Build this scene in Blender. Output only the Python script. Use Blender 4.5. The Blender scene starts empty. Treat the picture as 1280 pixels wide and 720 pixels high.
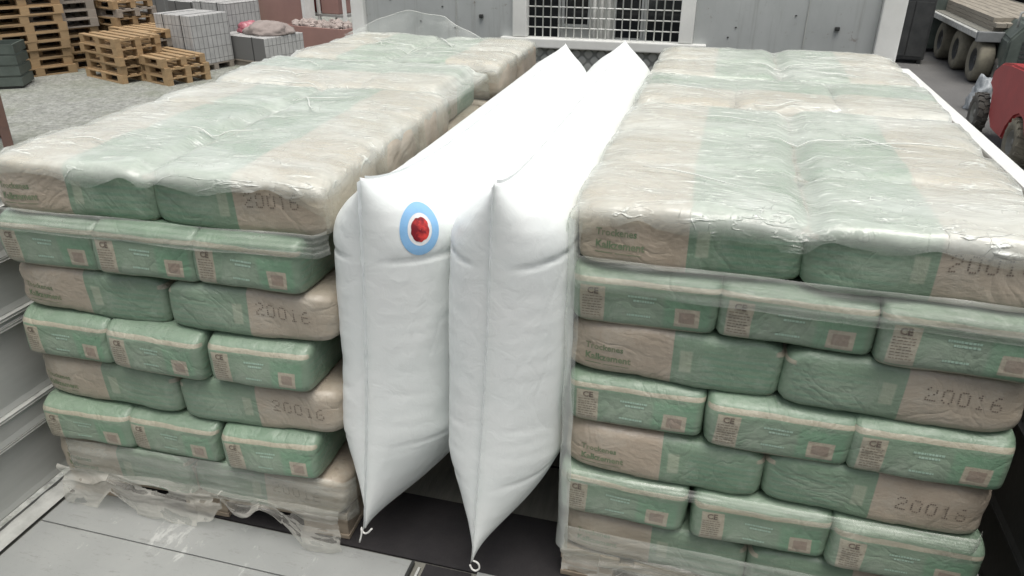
import bpy, bmesh, math, random
from mathutils import Vector, Matrix, noise
from mathutils.bvhtree import BVHTree
random.seed(7)
R = math.radians
S = bpy.context.scene
COL = S.collection

# ------------------------------------------------------------ camera
EYE = Vector((0.2123, -1.2125, 1.3355))
RX = Vector((0.966022, 0.258440, 0.0032)); UP = Vector((-0.118294, 0.431097, 0.894517)); FW = Vector((-0.2298, 0.864502, -0.447022))
cd = bpy.data.cameras.new('camera'); cam = bpy.data.objects.new('camera', cd); COL.objects.link(cam)
cam.matrix_world = Matrix(((RX.x, UP.x, -FW.x, EYE.x), (RX.y, UP.y, -FW.y, EYE.y), (RX.z, UP.z, -FW.z, EYE.z), (0, 0, 0, 1)))
FPX = 933.28
cd.sensor_width = 36; cd.lens = 36*FPX/1280; cd.clip_start = 0.02; cd.clip_end = 500
S.camera = cam

# ------------------------------------------------------------ light
w = bpy.data.worlds.new('World'); S.world = w; w.use_nodes = True
nt = w.node_tree; bg = nt.nodes['Background']
sky = nt.nodes.new('ShaderNodeTexSky'); sky.sky_type = 'NISHITA'; sky.sun_disc = False
SUN_EL, SUN_AZ = 74, 150         # azimuth measured from +Y (the headboard end) towards +X
sky.sun_elevation = R(SUN_EL); sky.sun_rotation = R(SUN_AZ); sky.air_density = 1.0; sky.dust_density = 5.0; sky.ozone_density = 0.6
hs = nt.nodes.new('ShaderNodeHueSaturation'); hs.inputs['Saturation'].default_value = .35   # thin even cloud
nt.links.new(sky.outputs[0], hs.inputs['Color']); nt.links.new(hs.outputs[0], bg.inputs[0]); bg.inputs[1].default_value = 0.15
sl = bpy.data.lights.new('sun', 'SUN'); sl.energy = 1.8; sl.angle = R(40); sl.color = (1.0, .96, .89)
so = bpy.data.objects.new('sun', sl); COL.objects.link(so)
sd = Vector((math.sin(R(SUN_AZ))*math.cos(R(SUN_EL)), math.cos(R(SUN_AZ))*math.cos(R(SUN_EL)), math.sin(R(SUN_EL))))
so.rotation_euler = sd.to_track_quat('Z', 'Y').to_euler()
S.view_settings.view_transform = 'Standard'; S.view_settings.look = 'None'; S.view_settings.gamma = 1
S.view_settings.exposure = 0.15
S.render.engine = 'CYCLES'
S.cycles.transparent_max_bounces = 24; S.cycles.max_bounces = 6

ZTOP = .078+7*.1155
G = -1.25                        # yard level below the truck bed

def at(px, py, z):               # where a line of sight of the survey picture meets height z
    d = FW + RX*((px-640)/FPX) - UP*((py-360)/FPX)
    return EYE + d*((z-EYE.z)/d.z)

# ------------------------------------------------------------ materials
class NB:
    def __init__(s, name):
        s.m = bpy.data.materials.new(name); s.m.use_nodes = True
        s.t = s.m.node_tree; s.n = s.t.nodes; s.p = s.n['Principled BSDF']; s.out = s.n['Material Output']
        s._tc = None
    def lk(s, a, b): s.t.links.new(a, b)
    def tc(s):
        if not s._tc: s._tc = s.n.new('ShaderNodeTexCoord')
        return s._tc.outputs['Object']
    def wpos(s):
        return s.n.new('ShaderNodeNewGeometry').outputs['Position']
    def setin(s, sock, v):
        if hasattr(v, 'default_value') or hasattr(v, 'links'): s.lk(v, sock)
        else: sock.default_value = v
    def math(s, op, a, b=0.0, clamp=False):
        n = s.n.new('ShaderNodeMath'); n.operation = op; n.use_clamp = clamp
        s.setin(n.inputs[0], a); s.setin(n.inputs[1], b); return n.outputs[0]
    def sep(s, v):
        n = s.n.new('ShaderNodeSeparateXYZ'); s.lk(v, n.inputs[0]); return n.outputs
    def step(s, v, a, b):        # 0 below a, 1 above b
        n = s.n.new('ShaderNodeMapRange'); n.inputs['From Min'].default_value = a; n.inputs['From Max'].default_value = b
        s.lk(v, n.inputs['Value']); return n.outputs[0]
    def band(s, v, a, b, e=.001):
        return s.math('MULTIPLY', s.step(v, a-e, a+e), s.math('SUBTRACT', 1.0, s.step(v, b-e, b+e)))
    def mul(s, *a):
        r = a[0]
        for x in a[1:]: r = s.math('MULTIPLY', r, x)
        return r
    def noise(s, scale, detail=4, rough=.55, vec=None, stretch=None, dist=0):
        n = s.n.new('ShaderNodeTexNoise'); n.inputs['Scale'].default_value = scale; n.inputs['Detail'].default_value = detail
        n.inputs['Roughness'].default_value = rough; n.inputs['Distortion'].default_value = dist
        v = vec or s.tc()
        if stretch:
            mp = s.n.new('ShaderNodeMapping'); mp.inputs['Scale'].default_value = stretch; s.lk(v, mp.inputs[0]); v = mp.outputs[0]
        s.lk(v, n.inputs['Vector']); return n.outputs['Fac']
    def mix(s, f, a, b):
        n = s.n.new('ShaderNodeMix'); n.data_type = 'RGBA'
        s.setin(n.inputs[0], f)
        for sk, v in ((n.inputs[6], a), (n.inputs[7], b)):
            if isinstance(v, tuple): sk.default_value = (*v[:3], 1)
            else: s.lk(v, sk)
        return n.outputs[2]
    def bump(s, h, strength=.3, dist=.005, prev=None):
        n = s.n.new('ShaderNodeBump'); n.inputs['Strength'].default_value = strength; n.inputs['Distance'].default_value = dist
        s.lk(h, n.inputs['Height'])
        if prev: s.lk(prev, n.inputs['Normal'])
        return n.outputs[0]
    def col(s, v):
        if isinstance(v, tuple): s.p.inputs['Base Color'].default_value = (*v, 1)
        else: s.lk(v, s.p.inputs['Base Color'])
    def rough(s, v): s.setin(s.p.inputs['Roughness'], v)
    def nrm(s, v): s.lk(v, s.p.inputs['Normal'])
    def objrand(s): return s.n.new('ShaderNodeObjectInfo').outputs['Random']

def worn(name, c1, c2, scale=8, rough=.6, metal=0, bump=.2, bscale=60, stretch=None, rnd=0, world=False):
    b = NB(name); v = b.wpos() if world else None
    f = b.step(b.noise(scale, 6, .65, vec=v, stretch=stretch), .3, .7)
    c = b.mix(f, c1, c2)
    if rnd:
        c = b.mix(b.math('MULTIPLY', b.objrand(), rnd), c, tuple(x*.45 for x in c1))
    b.col(c); b.rough(rough); b.p.inputs['Metallic'].default_value = metal
    b.nrm(b.bump(b.noise(bscale, 4, vec=v, stretch=stretch), bump, .004))
    return b.m

M = {}
def bag_material():
    b = NB('printed_paper_bag')
    x, y, z = b.sep(b.tc())
    y = b.math('ADD', y, b.math('MULTIPLY', b.math('SUBTRACT', b.noise(6, 2, vec=b.wpos()), .5), .02))
    soft = b.noise(9, 3); fine = b.noise(120, 3)
    tan = b.mix(b.step(soft, .3, .7), (.39, .325, .25), (.45, .38, .30))
    tan = b.mix(b.mul(b.step(b.noise(30, 5, .7), .45, .75), .25), tan, (.30, .24, .18))
    grn = b.mix(b.step(soft, .3, .7), (.150, .235, .160), (.195, .290, .200))
    pale = (.30, .38, .29)
    end = b.step(x, .186, .190)
    notend = b.math('SUBTRACT', 1.0, end)
    # pale printed panels on the long faces
    f = b.mul(b.band(x, .055, .185, .004), b.step(b.math('SINE', b.math('MULTIPLY', z, 460.0)), .1, .5), b.band(z, .012, .085, .003), notend)
    grn = b.mix(b.mul(f, .45), grn, (.11, .26, .17))
    f = b.mul(b.band(x, .014, .036, .002), b.band(z, .035, .08, .002), notend)
    grn = b.mix(b.mul(f, .6), grn, (.42, .45, .34))
    f = b.mul(b.band(x, .04, .13, .02), b.band(z, .04, .07, .012), b.step(y, .05, .08), notend)
    grn = b.mix(b.mul(f, .55), grn, pale)
    # end face: pale centre
    f = b.mul(end, b.band(y, -.06, .03, .02), b.band(z, .02, .075, .012))
    grn = b.mix(b.mul(f, .55), grn, pale)
    f = b.mul(end, b.band(y, .035, .115, .004), b.band(z, .012, .08, .004))
    grn = b.mix(b.mul(f, .4), grn, (.12, .32, .18))
    c = b.mix(b.step(x, -.001, .001), tan, grn)
    # end face: tan glue strip on top, label, code patch frame
    wob = b.math('MULTIPLY', b.math('SUBTRACT', b.noise(12, 2), .5), .006)
    zz = b.math('ADD', z, wob)
    ltan = b.mix(b.step(fine, .3, .7), (.38, .335, .255), (.45, .40, .31))
    f = b.mul(b.step(x, .180, .184), b.step(zz, .0885, .0895), b.math('SUBTRACT', 1.0, b.step(zz, .0970, .0980)))
    c = b.mix(b.mul(f, .85), c, ltan)
    f = b.mul(b.step(x, .176, .180), b.math('SUBTRACT', 1.0, b.step(zz, .009, .011)))
    c = b.mix(b.mul(f, .75), c, ltan)
    f = b.mul(end, b.band(y, -.116, -.072), b.band(z, .013, .084))
    c = b.mix(b.mul(f, .92), c, ltan)
    f = b.mul(end, b.band(y, .055, .099), b.band(z, .020, .056))
    c = b.mix(f, c, ltan)
    f = b.mul(end, b.band(y, .063, .091), b.band(z, .027, .049))
    c = b.mix(b.mul(f, .75), c, (.24, .175, .14))
    # dust and scuffs
    d = b.step(b.noise(14, 8, .75), .5, .78)
    c = b.mix(b.mul(d, .35), c, (.55, .56, .50))
    c = b.mix(b.mul(b.objrand(), .14), c, (.30, .33, .28))
    # haze of the clear wrap, mixed into the bag colour as pale streaks
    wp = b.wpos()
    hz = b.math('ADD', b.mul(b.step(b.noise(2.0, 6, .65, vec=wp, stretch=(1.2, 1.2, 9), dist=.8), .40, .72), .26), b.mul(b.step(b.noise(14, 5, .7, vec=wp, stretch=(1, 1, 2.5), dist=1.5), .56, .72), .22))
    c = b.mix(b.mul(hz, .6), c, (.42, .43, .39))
    b.p.inputs['Coat Weight'].default_value = .55; b.p.inputs['Coat Roughness'].default_value = .16
    b.lk(b.bump(b.noise(22, 5, .65, vec=wp, stretch=(1, 1, 2), dist=1.5), .7, .008), b.p.inputs['Coat Normal'])
    b.col(c); b.rough(b.math('ADD', .36, b.math('MULTIPLY', soft, .22)))
    b.p.inputs['Specular IOR Level'].default_value = .5
    rg = b.math('ABSOLUTE', b.math('SUBTRACT', b.noise(7, 3, .5, vec=b.wpos(), dist=1.2), .5))
    n0 = b.bump(b.step(rg, 0, .05), .20, .006)
    n1 = b.bump(b.noise(16, 5, .6, dist=.6), .55, .008, n0)
    n2 = b.bump(b.noise(60, 4, .6, stretch=(1, 1, 2.5)), .35, .003, n1)
    b.nrm(n2)
    return b.m
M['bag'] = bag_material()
M['ink'] = worn('dark_print', (.12, .10, .085), (.26, .215, .17), 60, .6)
M['green_ink'] = worn('green_print', (.12, .20, .11), (.28, .28, .19), 50, .6)
M['pale_ink'] = worn('pale_print', (.45, .60, .50), (.33, .48, .38), 90, .5)
M['wood'] = worn('pallet_wood', (.40, .33, .25), (.27, .22, .17), 5, .75, bump=.4, stretch=(1, 12, 12))
M['wood_fresh'] = worn('fresh_pallet_wood', (.46, .32, .17), (.34, .225, .12), 4, .75, bump=.4, stretch=(1, 10, 10), rnd=.5)
M['wood_grey'] = worn('weathered_pallet_wood', (.40, .36, .30), (.24, .20, .17), 4, .8, bump=.4, stretch=(1, 10, 10), rnd=.5)
M['wood_brown'] = worn('dark_pallet_wood', (.27, .17, .10), (.17, .11, .07), 4, .8, bump=.4, stretch=(1, 10, 10), rnd=.4)

def film_material(name, base, amp, col=(.80, .84, .80), stretch=(3, 9, 6), fade=False, lines=0.0):
    b = NB(name)
    v = b.wpos()
    n1 = b.noise(1.1, 6, .62, vec=v, stretch=stretch, dist=1.6)
    n2 = b.noise(9, 5, .7, vec=v, stretch=(1, 2.2, 1), dist=.8)
    st = b.math('ADD', b.math('MULTIPLY', b.step(n1, .38, .68), .6), b.math('MULTIPLY', b.step(n2, .42, .75), .4))
    fac = b.math('ADD', base, b.math('MULTIPLY', st, amp), True)
    if lines:
        l1 = b.math('ABSOLUTE', b.math('SUBTRACT', b.noise(2.6, 3, .5, vec=v, stretch=(1, 5, 2), dist=2.2), .5))
        l2 = b.math('ABSOLUTE', b.math('SUBTRACT', b.noise(4.5, 2, .5, vec=v, stretch=(2.2, 1.4, 2), dist=1.4), .5))
        ln = b.math('ADD', b.mul(b.math('SUBTRACT', 1.0, b.step(l1, .0, .022)), b.step(n2, .42, .6)), b.mul(b.math('SUBTRACT', 1.0, b.step(l2, .0, .009)), b.step(n2, .5, .62), .8), True)
        fac = b.math('ADD', fac, b.math('MULTIPLY', ln, lines), True)
    lw = b.n.new('ShaderNodeLayerWeight'); lw.inputs['Blend'].default_value = .35
    fac = b.math('ADD', fac, b.math('MULTIPLY', lw.outputs['Fresnel'], .35), True)
    if fade:     # drawn thin and clear where it is pulled over the edge
        fac = b.math('MULTIPLY', fac, b.math('ADD', .22, b.math('MULTIPLY', b.step(b.sep(v)[2], ZTOP-.030, ZTOP-.006), .78)))
    tr = b.n.new('ShaderNodeBsdfTransparent'); tr.inputs[0].default_value = (.97, .985, .97, 1)
    mx = b.n.new('ShaderNodeMixShader'); b.lk(fac, mx.inputs[0]); b.lk(tr.outputs[0], mx.inputs[1]); b.lk(b.p.outputs[0], mx.inputs[2])
    b.lk(mx.outputs[0], b.out.inputs['Surface'])
    b.col(col); b.rough(.22); b.p.inputs['Specular IOR Level'].default_value = .7
    h = b.math('ADD', n1, b.math('MULTIPLY', n2, .5))
    n = b.bump(h, .22, .02); n = b.bump(b.noise(24, 3, .6, vec=v, stretch=(1, 2, 1), dist=1), .18, .004, n)
    if lines: n = b.bump(ln, .8, .004, n); b.rough(.09); b.p.inputs['Specular IOR Level'].default_value = 1.0
    b.nrm(n)
    return b.m
M['film_top'] = film_material('cloudy_stretch_film', .22, .40, (.92, .96, .90), stretch=(1.8, 2.8, 3), fade=True, lines=.45)
M['film_band'] = film_material('tight_stretch_film', .10, .30)
M['film_skirt'] = film_material('dusty_stretch_film', .08, .36, (.58, .57, .52), stretch=(1.5, 3, 10))
M['film_clear'] = film_material('clear_stretch_film', .04, .22)
M['film_front'] = film_material('streaky_stretch_film', .10, .34, (.72, .74, .69), stretch=(1.2, 2, 22))
M['film_fold'] = film_material('folded_stretch_film', .60, .30, (.86, .88, .84))

def white_bag_material():
    b = NB('white_woven_plastic')
    c = b.mix(b.step(b.noise(5, 4), .3, .7), (.80, .845, .83), (.86, .885, .87)); b.col(b.mix(b.mul(b.step(b.noise(11, 8, .8), .56, .75), .22), c, (.55, .56, .53))); b.rough(.38)
    b.p.inputs['Subsurface Weight'].default_value = .0
    x, y, z = b.sep(b.tc())
    n = b.bump(b.noise(5, 3, .5, stretch=(1, 1, .35), dist=.5), .22, .012)
    n = b.bump(b.noise(28, 4, .6, stretch=(1, 1.5, 1), dist=1.0), .3, .004, n)
    rg = b.math('ABSOLUTE', b.math('SUBTRACT', b.noise(3.2, 2, .5, stretch=(1, 1.6, .8), dist=.8), .5))
    n = b.bump(b.step(rg, 0, .05), .09, .006, n)
    wv = b.math('MULTIPLY', b.math('SINE', b.math('MULTIPLY', z, 2200.0)), b.math('SINE', b.math('MULTIPLY', y, 2200.0)))
    n = b.bump(wv, .05, .0006, n)
    b.nrm(n); return b.m
M['white_bag'] = white_bag_material()
M['weld'] = worn('white_weld_seam', (.84, .86, .86), (.74, .78, .77), 40, .3)
M['blue'] = worn('light_blue_print', (.25, .50, .80), (.30, .55, .84), 30, .4)
M['white_print'] = worn('white_print', (.86, .86, .86), (.80, .80, .80), 30, .4)
def red_mat():
    b = NB('red_print'); b.col(b.mix(b.step(b.noise(45, 4, .6), .42, .6), (.20, .012, .02), (.72, .06, .05))); b.rough(.4); return b.m
M['red_print'] = red_mat()
M['rope'] = worn('white_cord', (.75, .75, .72), (.5, .5, .48), 80, .7)
M['alu'] = worn('grey_aluminium_boards', (.56, .57, .545), (.38, .395, .375), 2.2, .5, .2, .1, 40, (1, .3, 2))
M['alu_light'] = worn('worn_aluminium_edge', (.62, .63, .60), (.36, .37, .35), 14, .5, .2, .2, 60)
M['white_paint'] = worn('white_painted_steel', (.78, .79, .76), (.66, .67, .64), 6, .4, 0, .08)
M['grey_paint'] = worn('light_grey_painted_panel', (.44, .46, .455), (.36, .38, .375), 3, .45, 0, .08)
def panel_mat():
    b = NB('weathered_grey_panel'); v = b.wpos()
    c = b.mix(b.step(b.noise(2.5, 6, .7, vec=v, stretch=(1, 1, .4)), .3, .7), (.35, .37, .365), (.45, .47, .465))
    c = b.mix(b.mul(b.step(b.noise(5, 7, .75, vec=v, stretch=(5, 1, .25)), .54, .7), .5), c, (.24, .24, .225))
    c = b.mix(b.mul(b.step(b.noise(22, 6, .8, vec=v), .62, .68), .6), c, (.16, .12, .09))
    b.col(c); b.rough(.45); b.nrm(b.bump(b.noise(3, 4, vec=v), .25, .02)); return b.m
M['panel'] = panel_mat()
def plate_mat():
    b = NB('scuffed_grey_floor_panel')
    base = b.mix(b.step(b.noise(2.5, 6, .6), .3, .7), (.25, .262, .255), (.33, .34, .33))
    sc = b.step(b.noise(9, 8, .8, stretch=(1, 4, 1)), .555, .62)
    c = b.mix(b.mul(sc, .6), base, (.20, .205, .195))
    sc = b.step(b.noise(5, 9, .8, stretch=(2.5, 1, 1)), .57, .63)
    c = b.mix(b.mul(sc, .5), c, (.58, .59, .57))
    sc = b.step(b.noise(70, 6, .8), .60, .68)
    c = b.mix(b.mul(sc, .5), c, (.17, .165, .15))
    b.col(c); b.rough(.55); b.nrm(b.bump(b.noise(90, 5, .7), .2, .002)); return b.m
M['plate'] = plate_mat()
M['mat_black'] = worn('black_rubber', (.012, .011, .013), (.032, .029, .03), 5, .8, 0, .3, 200)
M['bed'] = worn('olive_floor_boards', (.22, .215, .185), (.15, .15, .13), 6, .7, 0, .3, 40, (10, 1, 1))
def checker_mat():
    b = NB('diamond_pattern_plate')
    x, y, z = b.sep(b.tc())
    a = b.math('ADD', x, z); c = b.math('SUBTRACT', x, z)
    k = 3.14159/.055
    s = b.math('MULTIPLY', b.math('ABSOLUTE', b.math('SINE', b.math('MULTIPLY', a, k))), b.math('ABSOLUTE', b.math('SINE', b.math('MULTIPLY', c, k))))
    f = b.step(s, .12, .45)
    b.col(b.mix(f, (.20, .21, .20), (.42, .43, .41))); b.rough(.5); b.p.inputs['Metallic'].default_value = .2
    b.nrm(b.bump(s, .6, .004)); return b.m
M['checker'] = checker_mat()
def glass_mat():
    b = NB('dark_window_glass'); b.col((.012, .014, .016)); b.rough(.08); return b.m
M['glass'] = glass_mat()
def ground_mat():
    b = NB('yard_ground'); v = b.wpos()
    x, y, z = b.sep(v)
    asp = b.mix(b.step(b.noise(.6, 8, .7, vec=v), .3, .7), (.085, .085, .083), (.14, .138, .132))
    asp = b.mix(b.mul(b.step(b.noise(60, 3, .6, vec=v), .4, .7), .4), asp, (.22, .215, .205))
    st = b.step(b.noise(1.1, 6, .7, vec=v, stretch=(1, .35, 1)), .55, .7)
    asp = b.mix(b.mul(st, .35), asp, (.05, .05, .05))
    b.col(asp); b.rough(.85); b.nrm(b.bump(b.noise(45, 5, .7, vec=v), .5, .02)); return b.m
M['ground'] = ground_mat()
def gravel_mat():
    b = NB('pale_gravel'); v = b.wpos()
    vo = b.n.new('ShaderNodeTexVoronoi'); vo.inputs['Scale'].default_value = 16; b.lk(v, vo.inputs['Vector'])
    c = b.mix(b.step(b.noise(14, 6, .8, vec=v), .35, .68), (.15, .155, .14), (.40, .41, .375))
    c = b.mix(b.mul(b.step(b.noise(1.2, 5, .6, vec=v), .45, .7), .5), c, (.17, .19, .13))
    c = b.mix(b.mul(b.step(vo.outputs['Distance'], .0, .5), .3), (.05, .05, .045), c) if False else c
    b.col(c); b.rough(.9); b.nrm(b.bump(vo.outputs['Distance'], .8, .04)); return b.m
M['gravel'] = gravel_mat()
def paving_mat():
    b = NB('stacked_grey_paving'); v = b.tc(); x, y, z = b.sep(v)
    c = b.mix(b.step(b.noise(5, 5, .7), .3, .7), (.34, .34, .33), (.47, .47, .455))
    l = b.step(b.math('ABSOLUTE', b.math('SINE', b.math('MULTIPLY', x, 3.14159/.10))), .0, .22)
    l2 = b.step(b.math('ABSOLUTE', b.math('SINE', b.math('MULTIPLY', y, 3.14159/.10))), .0, .22)
    l3 = b.step(b.math('ABSOLUTE', b.math('SINE', b.math('MULTIPLY', z, 3.14159/.20))), .0, .1)
    f = b.mul(l, l2, l3)
    b.col(b.mix(f, (.14, .14, .135), c)); b.rough(.85); b.nrm(b.bump(f, .6, .02)); return b.m
M['paving'] = paving_mat()
M['rust'] = worn('rusty_steel', (.05, .026, .019), (.09, .045, .028), 6, .8, 0, .5, 30)
M['tarp_green'] = worn('green_tarpaulin', (.03, .22, .13), (.05, .32, .20), 4, .4, 0, .6, 9)
M['pink'] = worn('faded_pink_brick_wall', (.34, .20, .17), (.27, .16, .14), 1.5, .85, 0, .2)
M['red'] = worn('red_painted_steel', (.46, .06, .06), (.36, .05, .05), 3, .4, 0, .15, 20)
M['red_goods'] = worn('red_packaging', (.36, .035, .03), (.22, .03, .03), 3, .5)
M['stone'] = worn('pale_rubble', (.42, .36, .33), (.26, .22, .20), 6, .9, 0, .6, 30, rnd=.5)
M['pinkbag'] = worn('pink_plastic_sack', (.30, .06, .09), (.42, .18, .20), 4, .35, 0, .8, 8)
M['tyre'] = worn('dusty_tyre_rubber', (.06, .058, .052), (.15, .14, .12), 5, .85, 0, .4, 30)
M['tread'] = worn('muddy_tyre_rubber', (.24, .225, .17), (.13, .12, .095), 5, .9, 0, .5, 25)
M['rim'] = worn('dusty_grey_rim', (.30, .30, .27), (.18, .18, .16), 6, .6, .1)
M['dark'] = worn('black_painted_steel', (.022, .024, .024), (.05, .052, .05), 4, .5)
M['darkgreen'] = worn('dark_green_grey_steel', (.05, .065, .055), (.09, .11, .095), 4, .6)
M['grey'] = worn('grey_machine_paint', (.16, .17, .17), (.24, .25, .25), 4, .5)
M['plank'] = worn('stacked_planks', (.34, .31, .25), (.20, .18, .15), 2, .8, 0, .4, 20, (6, 1, 30))
M['wtarp'] = worn('pale_crumpled_tarp', (.62, .64, .62), (.36, .38, .38), 5, .4, 0, .9, 6)
M['bluewhite'] = worn('blue_and_white_sacking', (.48, .51, .52), (.09, .11, .13), 5, .5, 0, .7, 10)
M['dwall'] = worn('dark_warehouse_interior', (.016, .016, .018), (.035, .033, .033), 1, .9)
M['conc'] = worn('grey_render', (.25, .25, .24), (.33, .33, .31), 1, .85)

# ------------------------------------------------------------ mesh helpers
def obj(name, bm, mats, parent=None, smooth=False, loc=None):
    me = bpy.data.meshes.new(name); bm.to_mesh(me); bm.free()
    if not isinstance(mats, (list, tuple)): mats = [mats]
    for m in mats: me.materials.append(m)
    if smooth:
        for p in me.polygons: p.use_smooth = True
    o = bpy.data.objects.new(name, me); COL.objects.link(o)
    if parent: o.parent = parent
    if loc is not None: o.location = loc
    return o
def tag(o, label=None, cat=None, group=None, kind=None):
    if label: o['label'] = label
    if cat: o['category'] = cat
    if group: o['group'] = group
    if kind: o['kind'] = kind
    return o
def thing(name, label, cat, loc=(0, 0, 0), rz=0, group=None):
    o = bpy.data.objects.new(name, None); COL.objects.link(o); o.empty_display_size = .1
    o.location = loc; o.rotation_euler = (0, 0, rz); return tag(o, label, cat, group)
def box(bm, x0, x1, y0, y1, z0, z1, mat=None, bev=0, mi=0):
    r = bmesh.ops.create_cube(bm, size=1)
    vs = r['verts']
    for v in vs:
        v.co = Vector((x0+(v.co.x+.5)*(x1-x0), y0+(v.co.y+.5)*(y1-y0), z0+(v.co.z+.5)*(z1-z0)))
        if mat: v.co = mat @ v.co
    fs = {f for v in vs for f in v.link_faces}
    for f in fs: f.material_index = mi
    if bev:
        es = list({e for v in vs for e in v.link_edges})
        rr = bmesh.ops.bevel(bm, geom=es, offset=bev, segments=2, affect='EDGES', profile=.6)
        for f in rr['faces']: f.material_index = mi
    return vs
def tube(bm, pts, r, seg=8, mi=0, cap=True):
    rings = []
    n = len(pts)
    for i, p in enumerate(pts):
        p = Vector(p); a = Vector(pts[max(i-1, 0)]); b = Vector(pts[min(i+1, n-1)])
        t = (b-a).normalized(); u = t.orthogonal().normalized() if i == 0 else (rings[-1][1] - t*rings[-1][1].dot(t)).normalized()
        v = t.cross(u); rr = r[i] if isinstance(r, (list, tuple)) else r
        rings.append(([bm.verts.new(p+u*math.cos(2*math.pi*k/seg)*rr+v*math.sin(2*math.pi*k/seg)*rr) for k in range(seg)], u))
    for i in range(n-1):
        for k in range(seg):
            f = bm.faces.new((rings[i][0][k], rings[i][0][(k+1) % seg], rings[i+1][0][(k+1) % seg], rings[i+1][0][k])); f.smooth = True; f.material_index = mi
    if cap:
        bm.faces.new(list(reversed(rings[0][0]))).material_index = mi; bm.faces.new(rings[-1][0]).material_index = mi
def lathe(bm, prof, seg, axis='X', c=(0, 0, 0), mi=0):
    c = Vector(c); rows = []
    for a, r in prof:
        row = []
        for k in range(seg):
            t = 2*math.pi*k/seg; p = (a, r*math.cos(t), r*math.sin(t)) if axis == 'X' else (r*math.cos(t), r*math.sin(t), a)
            row.append(bm.verts.new(c+Vector(p)))
        rows.append(row)
    for i in range(len(rows)-1):
        for k in range(seg):
            f = bm.faces.new((rows[i][k], rows[i][(k+1) % seg], rows[i+1][(k+1) % seg], rows[i+1][k])); f.material_index = mi; f.smooth = True
def sheet(bm, nu, nv, fn, mi=0):
    g = [[bm.verts.new(fn(i/(nu-1), j/(nv-1))) for i in range(nu)] for j in range(nv)]
    for j in range(nv-1):
        for i in range(nu-1):
            f = bm.faces.new((g[j][i], g[j][i+1], g[j+1][i+1], g[j+1][i])); f.smooth = True; f.material_index = mi
    return g
def nz(x, y, z=0., s=1.): return noise.noise(Vector((x*s, y*s, z*s)))
def prism(bm, prof, y0, y1, mi=0):       # closed (x,z) outline pushed along y
    a = [bm.verts.new((x, y0, z)) for x, z in prof]; b = [bm.verts.new((x, y1, z)) for x, z in prof]
    n = len(prof)
    for i in range(n):
        bm.faces.new((a[i], a[(i+1) % n], b[(i+1) % n], b[i])).material_index = mi
    bm.faces.new(list(reversed(a))).material_index = mi; bm.faces.new(b).material_index = mi
    bmesh.ops.recalc_face_normals(bm, faces=bm.faces)

# ------------------------------------------------------------ the setting
bm = bmesh.new(); sheet(bm, 2, 2, lambda u, v: Vector((-150+300*u, -60+260*v, G)))
tag(obj('ground', bm, M['ground']), kind='structure')
bm = bmesh.new()
poly = [(-30, -4), (-2.2, -4), (-3.6, 9), (-6.2, 15), (-14, 24), (-30, 24)]
bm.faces.new([bm.verts.new((x, y, G+.006)) for x, y in poly])
tag(obj('gravel_yard', bm, M['gravel']), kind='structure')

# ------------------------------------------------------------ the truck
XL_, XR_ = -1.325, .90
truck = thing('flatbed_truck', 'flatbed truck with grey aluminium dropsides and a white headboard with a barred window', 'truck', (0, 0, G))
def tp(name, bm, mats, parent=None, smooth=False):
    if parent is None:
        return obj(name, bm, mats, truck, smooth, (0, 0, -G))
    return obj(name, bm, mats, parent, smooth)
bm = bmesh.new(); box(bm, XL_-.02, XR_+.02, -2.6, 2.1, -.12, -.009)
for k in range(9):
    pass
bed = tp('bed_floor', bm, M['bed'])
bm = bmesh.new()
for k in range(1, 9):
    yy = .16+k*.2; box(bm, XL_+.04, XR_-.03, yy, yy+.006, -.010, -.0065)
tp('floor_seam', bm, M['mat_black'], bed)
# grey loading panels in front of the load
bm = bmesh.new(); box(bm, -1.262, -.333, -.168, -.052, -.005, .0, bev=.0015); tp('floor_panel', bm, M['plate'])
bm = bmesh.new(); box(bm, -1.262, -.333, -.95, -.171, -.005, .0, bev=.0015); tp('floor_panel', bm, M['plate'])
bm = bmesh.new(); box(bm, -.177, .86, -.95, -.044, -.005, .0, bev=.0015); tp('floor_panel', bm, M['plate'])
bm = bmesh.new(); box(bm, -1.262, -.333, -1.9, -.954, -.005, .0, bev=.0015); tp('floor_panel', bm, M['plate'])
bm = bmesh.new(); box(bm, -.177, .86, -1.9, -.954, -.005, .0, bev=.0015); tp('floor_panel', bm, M['plate'])
bm = bmesh.new(); box(bm, -.3315, -.325, -1.9, -.055, -.008, .004); tp('panel_edge', bm, M['dark'])
bm = bmesh.new(); box(bm, -.3125, -.307, -1.9, -.065, -.008, -.001); tp('panel_edge', bm, M['alu_light'])
# light edge strip by the side wall
bm = bmesh.new()
sheet(bm, 8, 160, lambda u, v: Vector((-1.268-(.054 + .006*nz(0, v*60, 3))*u, -2.4+v*2.4, .004)))
tp('edge_strip', bm, M['alu_light'])

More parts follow.
